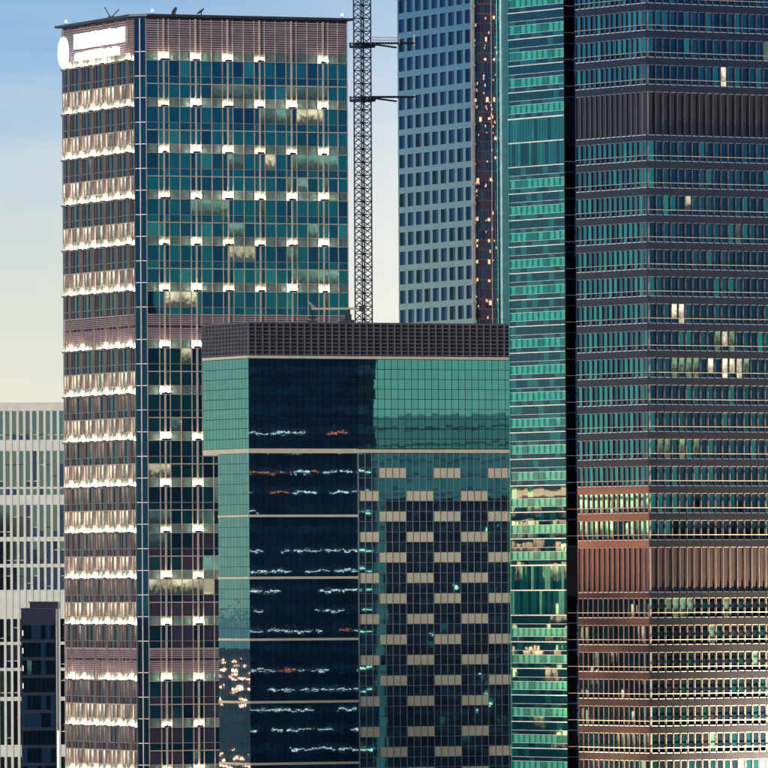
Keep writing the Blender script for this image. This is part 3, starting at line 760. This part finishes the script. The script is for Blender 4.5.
# ------------------------------------------------------------------ neighbours that the mirrored facades show
def rot2(ang): return Vector((math.cos(ang), math.sin(ang)))
def neighbour(name, label, c, ang, wid, dep, top, wall, strips=None, floor=3.7, mat='strip_light', step=None):
    t = thing(name, label, 'building', (c.x, c.y, 0), ang)
    part('wall', MB().box((0,0,0),(wid,dep,top)), wall, t)
    part('parapet', MB().box((-.15,-.15,top),(wid+.15,dep+.15,top+.5)), wall, t)
    F = Face(t, 'front')
    return t, F
def perp_place(T, s0, dist, left=False):
    """point reached from facade position s0 of T by the mirrored line of sight"""
    a = T.rotation_euler.z
    if left: d = Vector((-math.sin(a), math.cos(a))); n = Vector((-math.cos(a), -math.sin(a)))
    else: d = Vector((math.cos(a), math.sin(a))); n = Vector((math.sin(a), -math.cos(a)))
    p = Vector((T.location.x, T.location.y)) + d*s0; v = p.normalized()
    r = v - 2*v.dot(n)*n
    return p + r*dist, math.atan2(r.y, r.x) - math.pi/2     # the facade there looks back along the ray
# dark tower with rows of ceiling lights, mirrored in the dark half of the centre block
p0, ra = perp_place(B, 23.6, 150)
t, F = neighbour('office_tower', 'dark office tower with rows of ceiling lights mirrored in the blue glass', p0, ra, 34, 24, 172, 'mirror_wall')
zf = 62.0; k = 0
for j in range(30): F.part('spandrel', 0, 34, .0, .15, 61.4+j*3.7, 62.9+j*3.7, 'mirror_band')
while zf < 141:
    s_ = .8
    while s_ < 30:
        ln = rnd.uniform(.8, 4.5)
        if rnd.random() < .72: F.part('ceiling_light', s_, s_+ln, .16, .22, zf-.07, zf+rnd.uniform(.03,.09), 'strip_orange' if k in (15, 16) and 14 < s_ < 27 or rnd.random() < .03 else 'strip_light')
        s_ += ln + rnd.uniform(.1, .9)
    if k % 5 == 3: zf += 3.6
    zf += 3.7; k += 1
# long pale slab and the dark block before it, mirrored in the checker half
p0, ra = perp_place(B, 66, 225)
t, F = neighbour('apartment_slab', 'long pale apartment slab mirrored in the green glass', p0, ra+R(34), 54, 14, 144.4, 'mirror_pale')
for j in range(16):
    F.part('floor_line', 0, 54, .0, .3, 142-j*3.2, 142.3-j*3.2, 'mirror_navy')
p0, ra = perp_place(B, 62, 170)
t, F = neighbour('office_block', 'dark low office block mirrored in the checker facade', p0, ra, 36.5, 14, 127.0, 'mirror_navy')
for j in range(19): F.part('floor_band', 0, 36.5, .0, .12, 124.6-j*3.5, 125.7-j*3.5, 'mirror_band')
for i in range(9): F.part('pilaster', 1.5+i*4.2, 2.1+i*4.2, .0, .2, 58, 126.5, 'mirror_wall')
for s0, z0 in ((17, 121.2), (18.4, 120.2), (14.2, 122.0), (17.5, 89.5), (19, 86.9), (18.2, 93.2), (16.6, 88), (9, 112), (27, 101), (23, 110)):
    F.part('bright_lamp', s0, s0+rnd.uniform(.3,.7), .13, .2, z0, z0+rnd.uniform(.3,.9), 'strip_light')
for j in range(13):
    for i in range(14):
        if rnd.random() < .30: F.part('window', .6+i*2.2, 2.0+i*2.2, .0, .05, 122.6-j*3.5, 124.3-j*3.5, pick((3,'room_dim'),(1,'room_green')))
# golden-lit blocks mirrored in the green wing and in the side facets
p0, ra = perp_place(C, -6, 135, True)
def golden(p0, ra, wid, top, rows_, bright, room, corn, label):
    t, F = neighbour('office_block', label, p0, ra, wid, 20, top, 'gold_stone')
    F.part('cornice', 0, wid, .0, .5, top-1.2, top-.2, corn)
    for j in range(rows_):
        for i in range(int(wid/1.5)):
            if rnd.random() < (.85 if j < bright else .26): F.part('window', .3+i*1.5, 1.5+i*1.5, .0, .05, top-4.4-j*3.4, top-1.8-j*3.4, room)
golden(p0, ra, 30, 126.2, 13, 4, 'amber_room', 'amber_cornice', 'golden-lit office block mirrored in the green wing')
p0, ra = perp_place(B, -6, 110, True)
t, F = neighbour('office_block', 'low block with many small warm lamps mirrored in the side of the centre block', p0, ra, 26, 20, 99.0, 'back_grey')
for q in range(230):
    s0 = rnd.uniform(.3, 25.6); z0 = rnd.gauss(93.5, 2.0) if q < 130 else rnd.gauss(79, 2.0); a_ = rnd.uniform(.08, .22)
    piece(F, 'string_lamp', s0-a_, s0+a_, .0, .1, z0-a_, z0+a_, 'sparkle')

# unseen floodlights added to wash the foot of the granite tower in gold
def flood(x, o, zz, tx, to, tz, watts, lb):
    P = on(C, x, -o, 0); T_ = on(C, tx, -to, tz)
    t = thing('added_floodlight', lb, 'lamp', (P.x, P.y, 0), R(C_ANG), 'added floodlights')
    part('pole', MB().bar((0,0,0),(0,0,zz-.6),.25), 'roof_metal', t)
    part('head', MB().box((-.7,-.5,zz-.6),(.7,.5,zz-.1)), 'roof_metal', t); part('lens', MB().box((-.6,-.4,zz-.1),(.6,.4,zz-.04)), 'strip_white', t)
    ld = bpy.data.lights.new('beam', 'SPOT'); ld.energy = watts; ld.color = (1, .64, .30); ld.spot_size = R(75); ld.spot_blend = 1; ld.shadow_soft_size = .8
    lo_ = bpy.data.objects.new('beam', ld); COL.objects.link(lo_); lo_.parent = t; lo_.location = (0,0,zz+.2)
    d = (T_ - Vector((P.x, P.y, zz))).normalized()
    lo_.rotation_euler = (Matrix.Rotation(-R(C_ANG), 3, 'Z') @ d).to_track_quat('-Z', 'Y').to_euler()
for x_, w_, lb in ((3, 2.6e5, 'first unseen warm floodlight mast from the corner of the granite tower'), (12, 6e5, 'second unseen warm floodlight mast from the corner of the granite tower'),
                   (21, 1.4e6, 'third unseen warm floodlight mast from the corner of the granite tower'), (30, 2.3e6, 'fourth unseen warm floodlight mast from the corner of the granite tower')):
    flood(x_, 6.5, 69, x_, 0, 96, w_, lb)
flood(-8, -9, 66, 0, -9, 92, 4.0e5, 'unseen warm floodlight mast before the narrow side of the granite tower')
